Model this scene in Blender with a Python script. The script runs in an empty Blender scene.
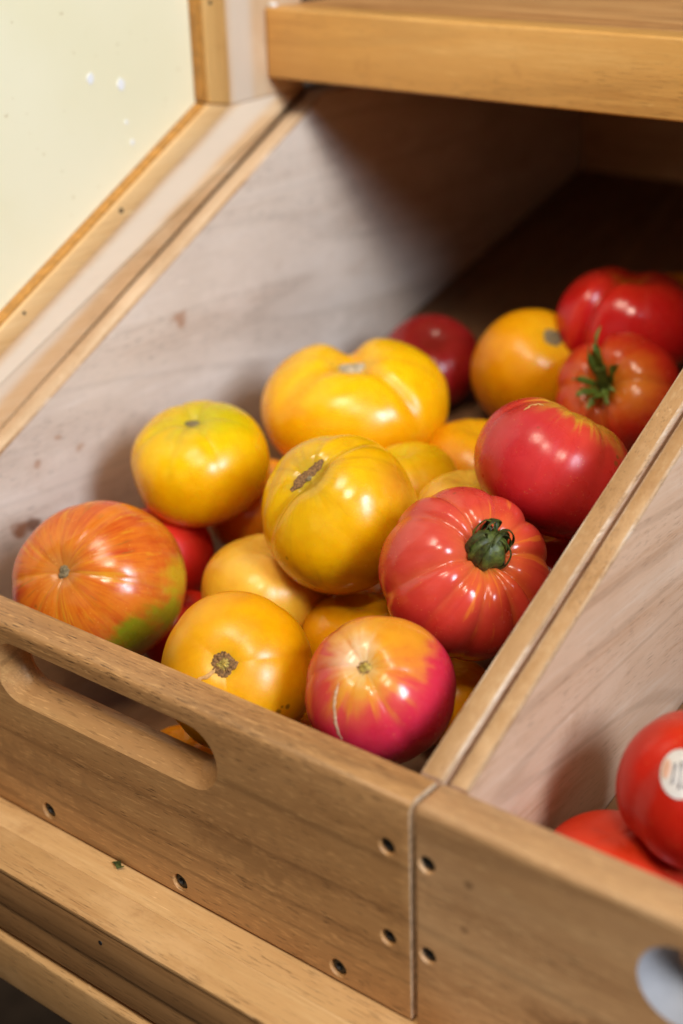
import bpy, bmesh, math, random
import numpy as np
from mathutils import Vector, Matrix, Quaternion
from mathutils.bvhtree import BVHTree

scene = bpy.context.scene
COL = scene.collection

# ------------------------------------------------------------------ camera
CAM = Vector((0.31888466, -0.42755803, 0.39441177))
RIGHT = Vector((0.78206136, 0.62253488, -0.02881589)).normalized()
BACK = Vector((0.571961, -0.69863061, 0.42985566)).normalized()
UP = BACK.cross(RIGHT).normalized()
FPX, PX, PY = 1499.83, 341.5, 512.0
cam_data = bpy.data.cameras.new('camera')
cam = bpy.data.objects.new('camera', cam_data)
COL.objects.link(cam)
cam.matrix_world = Matrix(((RIGHT.x, UP.x, BACK.x, CAM.x), (RIGHT.y, UP.y, BACK.y, CAM.y), (RIGHT.z, UP.z, BACK.z, CAM.z), (0, 0, 0, 1)))
cam_data.sensor_fit = 'HORIZONTAL'
cam_data.sensor_width = 24.0
cam_data.lens = FPX / 683.0 * 24.0
cam_data.clip_start = 0.02
cam_data.clip_end = 50
cam_data.dof.use_dof = True
cam_data.dof.focus_distance = 0.785
cam_data.dof.aperture_fstop = 3.4
scene.camera = cam

# ------------------------------------------------------------------ world, lamps, exposure
world = bpy.data.worlds.new('World')
scene.world = world
world.use_nodes = True
bg = world.node_tree.nodes['Background']
bg.inputs['Color'].default_value = (1.0, 0.80, 0.62, 1)
bg.inputs['Strength'].default_value = 0.065


def area_lamp(name, loc, target, size, size_y, power, color, spread=180):
    d = bpy.data.lights.new(name, 'AREA')
    d.shape = 'RECTANGLE'
    d.size, d.size_y = size, size_y
    d.energy = power
    d.color = color
    d.spread = math.radians(spread)
    o = bpy.data.objects.new(name, d)
    COL.objects.link(o)
    o.location = loc
    o.rotation_euler = (Vector(target) - Vector(loc)).to_track_quat('-Z', 'Y').to_euler()
    return o


AIM = (-0.2, 0.2, 0.0)
# daylight from a shop window to the right, warm ceiling spots overhead
area_lamp('window_light', (2.05, -0.42, 1.42), AIM, 0.56, 0.90, 74, (0.72, 0.85, 1.0))
area_lamp('ceiling_lamp', (-0.10, -0.62, 2.05), AIM, 0.55, 0.55, 19, (1.0, 0.86, 0.66))
area_lamp('ceiling_lamp', (0.75, -0.92, 2.05), AIM, 0.38, 0.38, 20, (1.0, 0.88, 0.70))
# soft fill lamp added behind the camera to lift the front faces
area_lamp('front_fill_light', (0.30, -3.30, 1.30), AIM, 2.4, 1.6, 4.0, (1.0, 0.94, 0.88))
scene.view_settings.view_transform = 'Standard'
scene.view_settings.look = 'None'
scene.view_settings.gamma = 1.0
scene.view_settings.exposure = -0.04
scene.view_settings.use_curve_mapping = False
scene.cycles.use_denoising = True
scene.cycles.max_bounces = 8


# ------------------------------------------------------------------ helpers
def L(r, g, b):
    f = lambda c: ((c / 255 + 0.055) / 1.055) ** 2.4 if c > 10 else c / 255 / 12.92
    return (f(r), f(g), f(b), 1.0)


def cam_dir(x, y, z):
    """direction given as right / up / towards the viewer, in world axes"""
    return (RIGHT * x + UP * y + BACK * z).normalized()


def pixel_ray(u, v):
    return RIGHT * ((u - PX) / FPX) - UP * ((v - PY) / FPX) - BACK


class G:
    """short-hand for building node trees"""
    def __init__(self, name):
        self.m = bpy.data.materials.new(name)
        self.m.use_nodes = True
        self.t = self.m.node_tree
        self.t.nodes.clear()
        self.out = self.n('ShaderNodeOutputMaterial')
        self.p = self.n('ShaderNodeBsdfPrincipled')
        self.l(self.p.outputs[0], self.out.inputs[0])

    def n(self, kind, **kw):
        x = self.t.nodes.new(kind)
        for k, v in kw.items():
            setattr(x, k, v)
        return x

    def l(self, a, b):
        self.t.links.new(a, b)

    def put(self, sock, val):
        if hasattr(val, 'is_output'):
            self.l(val, sock)
        else:
            sock.default_value = val

    def math(self, op, a, b=0.0, c=0.0, clamp=False):
        x = self.n('ShaderNodeMath', operation=op, use_clamp=clamp)
        self.put(x.inputs[0], a)
        self.put(x.inputs[1], b)
        self.put(x.inputs[2], c)
        return x.outputs[0]

    def step(self, v, a, b, t0=0.0, t1=1.0):
        x = self.n('ShaderNodeMapRange', interpolation_type='SMOOTHSTEP')
        self.put(x.inputs[0], v)
        for i, q in enumerate((a, b, t0, t1)):
            self.put(x.inputs[i + 1], q)
        return x.outputs[0]

    def mix(self, fac, a, b, blend='MIX'):
        x = self.n('ShaderNodeMix', data_type='RGBA', blend_type=blend)
        self.put(x.inputs[0], fac)
        self.put(x.inputs[6], a)
        self.put(x.inputs[7], b)
        return x.outputs[2]

    def noise(self, vec, scale, detail=3.0, rough=0.5, dist=0.0, out=0):
        x = self.n('ShaderNodeTexNoise')
        self.put(x.inputs['Vector'], vec)
        x.inputs['Scale'].default_value = scale
        x.inputs['Detail'].default_value = detail
        x.inputs['Roughness'].default_value = rough
        x.inputs['Distortion'].default_value = dist
        return x.outputs[out]

    def vmul(self, vec, s):
        x = self.n('ShaderNodeVectorMath', operation='MULTIPLY')
        self.put(x.inputs[0], vec)
        x.inputs[1].default_value = s
        return x.outputs[0]

    def vadd(self, a, b):
        x = self.n('ShaderNodeVectorMath', operation='ADD')
        self.put(x.inputs[0], a)
        self.put(x.inputs[1], b)
        return x.outputs[0]

    def ramp(self, fac, stops):
        x = self.n('ShaderNodeValToRGB')
        x.color_ramp.interpolation = 'EASE'
        e = x.color_ramp.elements
        while len(e) < len(stops):
            e.new(0.5)
        for i, (p, c) in enumerate(stops):
            e[i].position = p
            e[i].color = c
        self.put(x.inputs[0], fac)
        return x.outputs[0]

    def attr(self, name, out='Fac'):
        return self.n('ShaderNodeAttribute', attribute_name=name).outputs[out]

    def bump(self, h, strength, dist):
        x = self.n('ShaderNodeBump')
        x.inputs['Strength'].default_value = strength
        x.inputs['Distance'].default_value = dist
        self.put(x.inputs['Height'], h)
        return x.outputs[0]


def wood(name, dark, mid, light, axis='X', pores=0.5, ring=1.0, rough=0.5, blotch=0.25, worn=0.0, seed=0.0, spots=(), coat=0.0, fleck=0.0, bands_at=(), lines=0.0):
    """board material: grain runs along the given object axis"""
    g = G(name)
    tc = g.n('ShaderNodeTexCoord').outputs['Object']
    info = g.n('ShaderNodeObjectInfo').outputs['Random']
    sep = g.n('ShaderNodeSeparateXYZ')
    g.l(tc, sep.inputs[0])
    cmb = g.n('ShaderNodeCombineXYZ')
    idx = {'X': (0, 1, 2), 'Y': (1, 0, 2), 'Z': (2, 0, 1)}[axis]
    for i, k in enumerate(idx):
        g.l(sep.outputs[k], cmb.inputs[i])
    off = g.n('ShaderNodeCombineXYZ')
    g.l(g.math('MULTIPLY_ADD', info, 7.0, seed), off.inputs[0])
    g.l(g.math('MULTIPLY_ADD', info, 3.0, seed * 1.7), off.inputs[1])
    g.l(g.math('MULTIPLY_ADD', info, 5.0, seed * 0.6), off.inputs[2])
    v = g.vadd(cmb.outputs[0], off.outputs[0])
    # growth rings cut lengthwise: a slowly bending field sliced into bands
    field = g.noise(g.vmul(v, (0.55, 9.0, 9.0)), 1.0, 2.0, 0.4, 0.1)
    bands = g.math('SINE', g.math('MULTIPLY', field, 95.0 * ring))
    bands = g.step(bands, -0.9, 1.0)
    streak = g.noise(g.vmul(v, (26.0, 420.0, 420.0)), 1.0, 4.0, 0.62)
    wide = g.noise(g.vmul(v, (3.0, 46.0, 46.0)), 1.0, 3.0, 0.55)
    tone = g.math('ADD', g.math('ADD', g.math('MULTIPLY', bands, 0.26), g.math('MULTIPLY', g.step(wide, 0.25, 0.75), 0.34)), g.math('MULTIPLY', g.step(streak, 0.2, 0.8), 0.40))
    col = g.ramp(tone, [(0.0, dark), (0.5, mid), (1.0, light)])
    if lines > 0:                  # thin dark late-wood lines
        lw = g.math('SINE', g.math('MULTIPLY', field, 150.0 * ring))
        col = g.mix(g.math('MULTIPLY', g.step(lw, 0.80, 0.99), lines), col, tuple(c * 0.55 for c in dark[:3]) + (1,))
    # pores: short dark dashes along the grain
    pn = g.noise(g.vmul(v, (95.0, 1150.0, 1150.0)), 1.0, 2.0, 0.5)
    pore = g.math('MULTIPLY', g.step(pn, 0.57, 0.68), g.step(bands, 0.1, 0.8, 1.0, 0.35))
    col = g.mix(g.math('MULTIPLY', pore, pores), col, tuple(c * 0.30 for c in dark[:3]) + (1,))
    if fleck > 0:
        fn_ = g.noise(g.vmul(g.vadd(v, (3.1, 1.2, 0.4)), (110.0, 1000.0, 1000.0)), 1.0, 1.5, 0.5)
        col = g.mix(g.math('MULTIPLY', g.step(fn_, 0.58, 0.70), fleck), col, tuple(min(1, c * 1.6) for c in light[:3]) + (1,))
    # uneven varnish and handling stains
    bl = g.noise(g.vmul(v, (9.0, 16.0, 16.0)), 1.0, 4.0, 0.6)
    col = g.mix(g.math('MULTIPLY', g.step(bl, 0.42, 0.75), blotch), col, tuple(c * 0.62 for c in dark[:3]) + (1,))
    sm = g.noise(g.vmul(g.vadd(v, (9.3, 2.1, 4.4)), (60.0, 90.0, 90.0)), 1.0, 3.0, 0.6)
    col = g.mix(g.math('MULTIPLY', g.step(sm, 0.66, 0.74), 0.30 * blotch + 0.04), col, tuple(c * 0.45 for c in dark[:3]) + (1,))
    if worn > 0:
        wn = g.noise(g.vmul(g.vadd(v, (1.3, 5.1, 2.2)), (14.0, 30.0, 30.0)), 1.0, 5.0, 0.65)
        col = g.mix(g.math('MULTIPLY', g.step(wn, 0.52, 0.68), worn), col, tuple(min(1, c * 1.25 + 0.06) for c in light[:3]) + (1,))
    sv = g.vmul(g.vadd(v, (2.7, 0.9, 3.3)), (34.0, 210.0, 210.0))
    scr = g.math('MULTIPLY', g.step(g.noise(sv, 1.0, 2.0, 0.5, 1.2), 0.70, 0.76), g.step(g.noise(v, 14.0), 0.5, 0.6))
    col = g.mix(g.math('MULTIPLY', scr, 0.45), col, tuple(min(1, c * 1.35 + 0.05) for c in light[:3]) + (1,))
    dirt = g.math('MULTIPLY', g.step(g.noise(g.vadd(v, (5.5, 7.7, 1.1)), 22.0, 6.0, 0.7), 0.58, 0.74), 0.30)
    col = g.mix(dirt, col, (dark[0] * 0.66, dark[1] * 0.52, dark[2] * 0.40, 1))
    for (p, r, sc, c, s) in spots:     # knots and stains at their own places, in object space
        d = g.n('ShaderNodeVectorMath', operation='SUBTRACT')
        wob = g.n('ShaderNodeVectorMath', operation='SCALE')
        g.l(g.noise(tc, 70.0, 2.0, 0.6, 0.0, 1), wob.inputs[0])
        wob.inputs['Scale'].default_value = r * 1.6
        g.l(g.vadd(tc, wob.outputs[0]), d.inputs[0])
        d.inputs[1].default_value = Vector(p) + Vector((0.5, 0.5, 0.5)) * r * 1.6
        ln = g.n('ShaderNodeVectorMath', operation='LENGTH')
        g.l(g.vmul(d.outputs[0], sc), ln.inputs[0])
        col = g.mix(g.math('MULTIPLY', g.step(ln.outputs['Value'], r * 1.15, r * 0.45), s), col, c)
    for (nv_, c0, c1, soft, c, amt) in bands_at:   # pale band along the length of the board
        dt = g.n('ShaderNodeVectorMath', operation='DOT_PRODUCT')
        g.l(tc, dt.inputs[0])
        dt.inputs[1].default_value = nv_
        dv = g.math('ADD', dt.outputs['Value'], g.math('MULTIPLY', g.math('SUBTRACT', wide, 0.5), soft * 1.2))
        mk = g.math('MULTIPLY', g.step(dv, c0 - soft, c0 + soft), g.step(dv, c1 - soft, c1 + soft, 1.0, 0.0))
        col = g.mix(g.math('MULTIPLY', mk, amt), col, c)
    g.l(col, g.p.inputs['Base Color'])
    rn = g.noise(g.vmul(v, (20.0, 60.0, 60.0)), 1.0, 4.0, 0.6)
    g.l(g.step(rn, 0.2, 0.8, rough - 0.10, rough + 0.14), g.p.inputs['Roughness'])
    g.p.inputs['Specular IOR Level'].default_value = 0.42
    g.p.inputs['Coat Weight'].default_value = coat
    g.p.inputs['Coat Roughness'].default_value = 0.28
    h = g.math('SUBTRACT', g.math('MULTIPLY', streak, 0.35), g.math('MULTIPLY', pore, 0.8))
    h = g.math('ADD', h, g.math('MULTIPLY', bl, 0.8))
    g.l(g.bump(h, 0.35, 0.0006), g.p.inputs['Normal'])
    return g.m


def plain(name, col, rough=0.6, var=0.2, scale=300.0, metallic=0.0, bump=0.2, bdist=0.0004, sss=0.0):
    g = G(name)
    tc = g.n('ShaderNodeTexCoord').outputs['Object']
    nz = g.noise(tc, scale, 4.0, 0.6)
    c = g.mix(g.step(nz, 0.3, 0.7), tuple(x * (1 - var) for x in col[:3]) + (1,), tuple(min(1, x * (1 + var)) for x in col[:3]) + (1,))
    g.l(c, g.p.inputs['Base Color'])
    g.p.inputs['Roughness'].default_value = rough
    g.p.inputs['Metallic'].default_value = metallic
    if sss:
        g.p.inputs['Subsurface Weight'].default_value = sss
        g.p.inputs['Subsurface Scale'].default_value = 0.004
    g.l(g.bump(nz, bump, bdist), g.p.inputs['Normal'])
    return g.m


def empty(name, loc):
    o = bpy.data.objects.new(name, None)
    o.empty_display_size = 0.02
    COL.objects.link(o)
    o.location = loc
    return o


def tag(o, label, cat, group=None, kind=None):
    o['label'] = label
    o['category'] = cat
    if group:
        o['group'] = group
    if kind:
        o['kind'] = kind
    return o


def link_mesh(name, me, mats, parent=None, loc=None, smooth=None):
    """mesh in world coordinates -> object with its origin at the mesh centre"""
    if loc is None:
        n = len(me.vertices)
        co = np.empty(n * 3)
        me.vertices.foreach_get('co', co)
        co = co.reshape(-1, 3)
        loc = Vector((co.min(0) + co.max(0)) / 2)
    me.transform(Matrix.Translation(-Vector(loc)))
    for m in (mats if isinstance(mats, (list, tuple)) else [mats]):
        me.materials.append(m)
    if smooth is not None:
        me.polygons.foreach_set('use_smooth', [True] * len(me.polygons))
        me.set_sharp_from_angle(angle=math.radians(smooth))
    o = bpy.data.objects.new(name, me)
    COL.objects.link(o)
    if parent:
        base = Vector((0, 0, 0))
        q = parent
        while q:
            base += Vector(q.location)
            q = q.parent
        o.parent = parent
        o.location = Vector(loc) - base
    else:
        o.location = loc
    return o


def box_mesh(lo, hi, bevel=0.0015, seg=2, edges=None):
    bm = bmesh.new()
    bmesh.ops.create_cube(bm, size=1)
    for v in bm.verts:
        v.co = Vector([(lo[i] + hi[i]) / 2 + v.co[i] * (hi[i] - lo[i]) for i in range(3)])
    if bevel:
        es = [e for e in bm.edges if edges is None or edges((e.verts[0].co + e.verts[1].co) / 2)]
        bmesh.ops.bevel(bm, geom=es, offset=bevel, segments=seg, profile=0.5, affect='EDGES')
    me = bpy.data.meshes.new('board')
    bm.to_mesh(me)
    bm.free()
    return me


def slab_mesh(poly, axis, a, b, bevel=0.0012, seg=2, worn_index=False, keep=None):
    """polygon in the two other axes, extruded along one axis; bevelled edges"""
    bm = bmesh.new()

    def P(q, s):
        c = list(q)
        c.insert(axis, s)
        return Vector(c)
    lo = [bm.verts.new(P(q, a)) for q in poly]
    hi = [bm.verts.new(P(q, b)) for q in poly]
    n = len(poly)
    bm.faces.new(lo[::-1])
    bm.faces.new(hi)
    for i in range(n):
        bm.faces.new((lo[i], lo[(i + 1) % n], hi[(i + 1) % n], hi[i]))
    bmesh.ops.recalc_face_normals(bm, faces=bm.faces[:])
    if bevel:
        r = bmesh.ops.bevel(bm, geom=[e for e in bm.edges if keep is None or keep(e.verts[0].co, e.verts[1].co)], offset=bevel, segments=seg, profile=0.5, affect='EDGES')
        if worn_index:
            for f in r['faces']:
                f.material_index = 1
    me = bpy.data.meshes.new('board')
    bm.to_mesh(me)
    bm.free()
    return me


def stadium(cx, cz, hw, hh, off, n=14):
    """outline of a slot with round ends, grown by off"""
    r = hh + off
    s = hw - hh
    pts = []
    for i in range(n + 1):
        a = -math.pi / 2 + math.pi * i / n
        pts.append((cx + s + r * math.cos(a), cz + r * math.sin(a)))
    for i in range(n + 1):
        a = math.pi / 2 + math.pi * i / n
        pts.append((cx - s + r * math.cos(a), cz + r * math.sin(a)))
    return pts


def loft_y(rings):
    bm = bmesh.new()
    rows = [[bm.verts.new((x, y, z)) for x, z in pts] for y, pts in rings]
    n = len(rows[0])
    for a, b in zip(rows, rows[1:]):
        for i in range(n):
            bm.faces.new((a[i], a[(i + 1) % n], b[(i + 1) % n], b[i]))
    bm.faces.new(rows[0])
    bm.faces.new(rows[-1][::-1])
    bmesh.ops.recalc_face_normals(bm, faces=bm.faces[:])
    me = bpy.data.meshes.new('cutter')
    bm.to_mesh(me)
    bm.free()
    return me


def cut(me, cutters):
    """boolean difference, returned as a plain mesh"""
    o = bpy.data.objects.new('work', me)
    COL.objects.link(o)
    ks = []
    for c in cutters:
        k = bpy.data.objects.new('cut', c)
        COL.objects.link(k)
        ks.append(k)
        md = o.modifiers.new('cut', 'BOOLEAN')
        md.object = k
        md.operation = 'DIFFERENCE'
        md.solver = 'EXACT'
    dg = bpy.context.evaluated_depsgraph_get()
    res = bpy.data.meshes.new_from_object(o.evaluated_get(dg))
    for k in ks + [o]:
        bpy.data.objects.remove(k)
    return res


def tube_mesh(pts, radii, side=8, flat=1.0, ref=None, cap=True):
    """tapered tube through points; flat < 1 squashes it into a strap across ref"""
    pts = [Vector(p) for p in pts]
    bm = bmesh.new()
    rows = []
    for i, p in enumerate(pts):
        t = (pts[min(i + 1, len(pts) - 1)] - pts[max(i - 1, 0)]).normalized()
        rv = Vector(ref[i] if isinstance(ref, list) else (ref or (0, 0, 1)))
        x = t.cross(rv)
        if x.length < 1e-6:
            x = t.orthogonal()
        x.normalize()
        y = x.cross(t).normalized()
        rows.append([bm.verts.new(p + x * radii[i] * math.cos(2 * math.pi * k / side) + y * radii[i] * flat * math.sin(2 * math.pi * k / side)) for k in range(side)])
    for a, b in zip(rows, rows[1:]):
        for k in range(side):
            bm.faces.new((a[k], a[(k + 1) % side], b[(k + 1) % side], b[k]))
    bm.faces.new(rows[0][::-1])
    bm.faces.new(rows[-1])
    bmesh.ops.recalc_face_normals(bm, faces=bm.faces[:])
    me = bpy.data.meshes.new('tube')
    bm.to_mesh(me)
    bm.free()
    return me


# ------------------------------------------------------------------ wood materials
OAK_R_SPOTS = [((-0.100, -0.0106, -0.018), 0.020, (0.45, 0, 3.2), L(128, 84, 48), 0.7), ((-0.168, -0.0106, 0.033), 0.0028, (1, 0, 1), L(110, 78, 48), 0.6), ((-0.170, -0.0106, 0.008), 0.0026, (1, 0, 1), L(110, 78, 48), 0.5)]
OAK_SPOTS = [((0.10, -0.0106, -0.012), 0.022, (0.4, 0, 2.6), L(132, 92, 54), 0.45), ((-0.06, -0.0106, -0.030), 0.030, (0.35, 0, 2.8), L(138, 98, 60), 0.4)]
OAK = wood('oak_front', L(152, 106, 62), L(178, 130, 80), L(196, 150, 96), 'X', pores=0.80, ring=0.55, rough=0.46, blotch=0.22, worn=0.05, seed=1.3, fleck=0.34, lines=0.40, coat=0.22, spots=OAK_SPOTS)
OAK_R = wood('oak_front_brighter_lit', L(178, 132, 88), L(200, 154, 107), L(214, 172, 124), 'X', pores=0.45, ring=0.5, rough=0.44, blotch=0.22, worn=0.04, seed=4.1, fleck=0.3, lines=0.3, coat=0.5, spots=OAK_R_SPOTS)  # lighter copy of OAK: stronger light on the right board put into its colour
END = plain('raw_end_grain', L(196, 166, 134), 0.75, 0.30, 260.0)
SLOT_SHEEN = plain('slot_sheen_grey', L(158, 158, 164), 0.55, 0.06, 60.0)  # window sheen on the slot faces, put into the colour as pale grey
SP = [(-0.3083, -0.0568), (-0.2978, -0.0575), (-0.1535, 0.0402), (-0.2693, -0.0068), (-0.2524, -0.0196), (-0.2886, -0.0192)]
MAPLE_SPOTS = [((0, SP[0][0], SP[0][1]), 0.0085, (0, 1.0, 1.4), L(138, 84, 46), 0.85), ((0, SP[1][0], SP[1][1]), 0.0065, (0, 1, 1.2), L(112, 70, 44), 0.85),
               ((0, SP[2][0], SP[2][1]), 0.0085, (0, 1, 1.5), L(168, 122, 92), 0.75), ((0, SP[3][0], SP[3][1]), 0.004, (0, 1, 1.5), L(168, 122, 92), 0.6),
               ((0, SP[4][0], SP[4][1]), 0.004, (0, 0.8, 1.5), L(172, 128, 96), 0.6), ((0, SP[5][0], SP[5][1]), 0.004, (0, 1, 1.2), L(168, 122, 92), 0.6)]
MAPLE = wood('maple_side', L(196, 174, 156), L(211, 193, 177), L(221, 206, 193), 'Y', pores=0.50, ring=0.5, rough=0.55, blotch=0.18, worn=0.20, lines=0.16, seed=2.2, spots=MAPLE_SPOTS)
MAPLE_R = wood('maple_side_second', L(188, 144, 110), L(206, 168, 138), L(214, 184, 158), 'Y', pores=0.35, ring=0.6, rough=0.5, blotch=0.14, worn=0.15, lines=0.25, seed=7.4)
EDGE = wood('varnished_edge', L(158, 114, 70), L(184, 140, 94), L(204, 166, 122), 'Y', pores=0.35, ring=0.6, rough=0.42, blotch=0.25, worn=0.25, seed=3.3)
EDGE_PALE = wood('pale_board_edge', L(186, 152, 116), L(208, 178, 144), L(220, 196, 166), 'Y', pores=0.3, ring=0.5, rough=0.5, blotch=0.2, worn=0.3, seed=3.7)
WORN = wood('worn_pale_edge', L(164, 122, 82), L(192, 156, 120), L(214, 194, 174), 'Y', pores=0.4, ring=0.5, rough=0.5, blotch=0.6, worn=0.5, seed=3.9)
BEAM = wood('honey_beam', L(192, 136, 68), L(216, 160, 86), L(228, 178, 106), 'X', lines=0.15, pores=0.28, ring=0.5, rough=0.42, blotch=0.16, seed=5.2, coat=0.12)
SHELF = wood('shelf_top', L(168, 112, 64), L(200, 148, 92), L(220, 178, 124), 'X', lines=0.45, pores=0.3, ring=0.9, rough=0.5, blotch=0.2, seed=8.2)
PALE_BAND = L(228, 211, 190)
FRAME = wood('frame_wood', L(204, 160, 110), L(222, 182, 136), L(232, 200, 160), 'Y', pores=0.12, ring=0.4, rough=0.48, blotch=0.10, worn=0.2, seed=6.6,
             bands_at=[((0, -0.526, 1.0), 0.004, 0.0265, 0.005, PALE_BAND, 0.85)])
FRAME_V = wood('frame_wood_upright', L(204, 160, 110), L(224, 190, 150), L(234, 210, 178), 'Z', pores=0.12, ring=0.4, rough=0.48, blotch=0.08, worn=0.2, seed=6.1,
               bands_at=[((0, 1.0, 0), 0.3395, 0.3610, 0.005, PALE_BAND, 0.85)])
BEAD = wood('bead_wood', L(212, 166, 108), L(228, 186, 130), L(236, 200, 150), 'Y', pores=0.15, ring=0.4, rough=0.42, blotch=0.12, seed=9.6)
BEAD_V = wood('bead_wood_upright', L(202, 150, 84), L(220, 172, 104), L(230, 188, 126), 'Z', pores=0.15, ring=0.4, rough=0.42, blotch=0.12, seed=9.1)
LEDGE = wood('ledge_wood', L(176, 128, 78), L(200, 154, 100), L(216, 174, 120), 'X', pores=0.45, ring=0.6, rough=0.48, blotch=0.18, worn=0.22, seed=11.2)
DECK = wood('deck_wood', L(168, 116, 72), L(192, 142, 94), L(206, 160, 112), 'X', pores=0.35, ring=0.6, rough=0.5, blotch=0.25, worn=0.16, seed=12.7)
APRON = wood('apron_wood', L(150, 106, 62), L(174, 128, 80), L(190, 144, 94), 'X', lines=0.2, pores=0.5, ring=0.8, rough=0.5, blotch=0.35, seed=13.7)
BROWN = wood('dark_plywood', L(100, 68, 42), L(120, 84, 54), L(136, 98, 66), 'Y', pores=0.3, ring=0.5, rough=0.6, blotch=0.3, seed=15.7)
BEAD_SHADE = plain('bead_shade_brown', L(186, 130, 58), 0.5, 0.2, 200.0)  # shade on the bead's inner side, painted as a brown strip
STEEL = plain('dark_screw_steel', (0.014, 0.013, 0.013, 1), 0.5, 0.3, 800.0)
g_ = G('cream_panel')
_tc = g_.n('ShaderNodeTexCoord').outputs['Object']
_nz = g_.noise(_tc, 9.0, 4.0, 0.6)
_sp = g_.noise(_tc, 160.0, 2.0, 0.5)
_c = g_.mix(g_.step(_nz, 0.3, 0.7), L(243, 235, 198), L(246, 239, 206))
_c = g_.mix(g_.math('MULTIPLY', g_.step(_sp, 0.72, 0.78), 0.5), _c, L(196, 176, 120))
g_.l(_c, g_.p.inputs['Base Color'])
g_.p.inputs['Roughness'].default_value = 0.42
CREAM = g_.m
FLECK = plain('white_speck', (0.9, 0.9, 0.9, 1), 0.5, 0.03)

# ------------------------------------------------------------------ the shop floor far below
SLOPE = math.tan(math.radians(27.1866))
FLOOR_T = math.tan(math.radians(14.4))
FLOOR = plain('shop_floor_dark', (0.075, 0.052, 0.038, 1), 0.6, 0.3, 40.0)
fl = link_mesh('floor', box_mesh((-3, -3, -0.82), (3, 3, -0.80), 0), FLOOR)
fl['kind'] = 'structure'

# ------------------------------------------------------------------ display stand
ST = empty('display_stand', (0.0, 0.2, -0.8))
tag(ST, 'honey coloured wooden produce stand with cream side panel holding both crates', 'display stand')


def part(name, me, mats, parent=None, smooth=35):
    return link_mesh(name, me, mats, parent, smooth=smooth)


XR = 0.46
part('ledge_nosing', box_mesh((-0.43, -0.0418, -0.1285), (XR, -0.01695, -0.1254), 0.0006, 2), LEDGE, ST)
part('apron_board', box_mesh((-0.43, -0.0414, -0.1520), (XR, -0.0180, -0.1287), 0.0006, 2), APRON, ST)
part('ledge_board', box_mesh((-0.43, -0.01693, -0.150), (XR, 0.030, -0.1255), 0.0002, 1), LEDGE, ST)
part('apron_board', box_mesh((-0.43, -0.0395, -0.1744), (XR, -0.0225, -0.1524), 0.001), APRON, ST)
part('apron_board', box_mesh((-0.43, -0.0300, -0.181), (XR, -0.0150, -0.1750), 0.0005), BROWN, ST)
part('lower_rail', box_mesh((-0.43, -0.0420, -0.2130), (XR, -0.0180, -0.1790), 0.0022, 3), LEDGE, ST)
part('leg_post', box_mesh((-0.43, -0.015, -0.80), (-0.395, 0.03, -0.1815), 0.002), APRON, ST)
part('leg_post', box_mesh((XR - 0.035, -0.015, -0.80), (XR, 0.03, -0.1815), 0.002), APRON, ST)
part('leg_post', box_mesh((-0.43, 0.82, -0.80), (-0.395, 0.86, 0.02), 0.002), APRON, ST)
part('leg_post', box_mesh((XR - 0.035, 0.82, -0.80), (XR, 0.86, 0.02), 0.002), APRON, ST)


def fz(y, z0):
    return z0 + FLOOR_T * (y - 0.021)


part('sloping_deck', slab_mesh([(0.032, fz(0.032, -0.142)), (0.858, fz(0.858, -0.142)), (0.858, fz(0.858, -0.128)), (0.032, fz(0.032, -0.128))], 0, -0.425, XR - 0.002, 0.001), BROWN, ST)
part('back_panel', box_mesh((-0.43, 0.862, -0.10), (XR, 0.880, 0.2655), 0.001), BROWN, ST)
part('outer_side_panel', slab_mesh([(-0.01, -0.122), (0.818, -0.122), (0.818, 0.2), (0.42, 0.2), (-0.01, -0.026)], 0, -0.428, -0.4155, 0.001), BROWN, ST)

# upper shelf: front rail and board
part('shelf_rail', box_mesh((-0.3925, 0.3756, 0.2200), (XR, 0.3990, 0.2668), 0.0020, 3), BEAM, ST)
part('shelf_board', box_mesh((-0.3925, 0.3996, 0.2440), (XR, 0.861, 0.2660), 0.0012, 2), SHELF, ST)

# side frame: rail along the slope, upright, beads and cream panel
RS = 0.526
XF, XB = -0.3932, -0.4145
YE = 0.416


def frame_part(name, poly, a, b, bev, mat):
    return link_mesh(name, slab_mesh(poly, 0, a, b, bev, 2), mat, ST, loc=Vector((0, 0, 0)), smooth=35)


zj = RS * 0.3366 + 0.0305
frame_part('sloping_rail', [(-0.06, RS * -0.06 - 0.0125), (YE, RS * YE - 0.0125), (YE, zj - 0.0004), (0.3366, zj - 0.0004), (-0.06, RS * -0.06 + 0.030)], XB, XF, 0.0012, FRAME)
frame_part('upright_stile', [(0.3368, zj), (YE, zj), (YE, 0.62), (0.3368, 0.62)], XB, XF, 0.0012, FRAME_V)
frame_part('panel_bead', [(-0.06, RS * -0.06 + 0.0305), (0.3363, RS * 0.3363 + 0.0305), (0.3155, RS * 0.3155 + 0.0455), (-0.06, RS * -0.06 + 0.0455)], XB + 0.001, XF + 0.0012, 0.0012, BEAD)
frame_part('panel_bead', [(0.3365, RS * 0.3363 + 0.0312), (0.3365, 0.62), (0.3157, 0.62), (0.3157, RS * 0.3155 + 0.0462)], XB + 0.001, XF + 0.0012, 0.0012, BEAD_V)
frame_part('bead_shade_strip', [(-0.06, RS * -0.06 + 0.0457), (0.3130, RS * 0.3130 + 0.0457), (0.3130, RS * 0.3130 + 0.0475), (-0.06, RS * -0.06 + 0.0475)], XB + 0.011, XF - 0.0015, 0.0006, BEAD_SHADE)  # added strip that colours in the bead's shaded inner side
frame_part('bead_shade_strip', [(0.3130, RS * 0.3130 + 0.0487), (0.3155, RS * 0.3155 + 0.0475), (0.3155, 0.62), (0.3130, 0.62)], XB + 0.011, XF - 0.0015, 0.0006, BEAD_SHADE)
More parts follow.
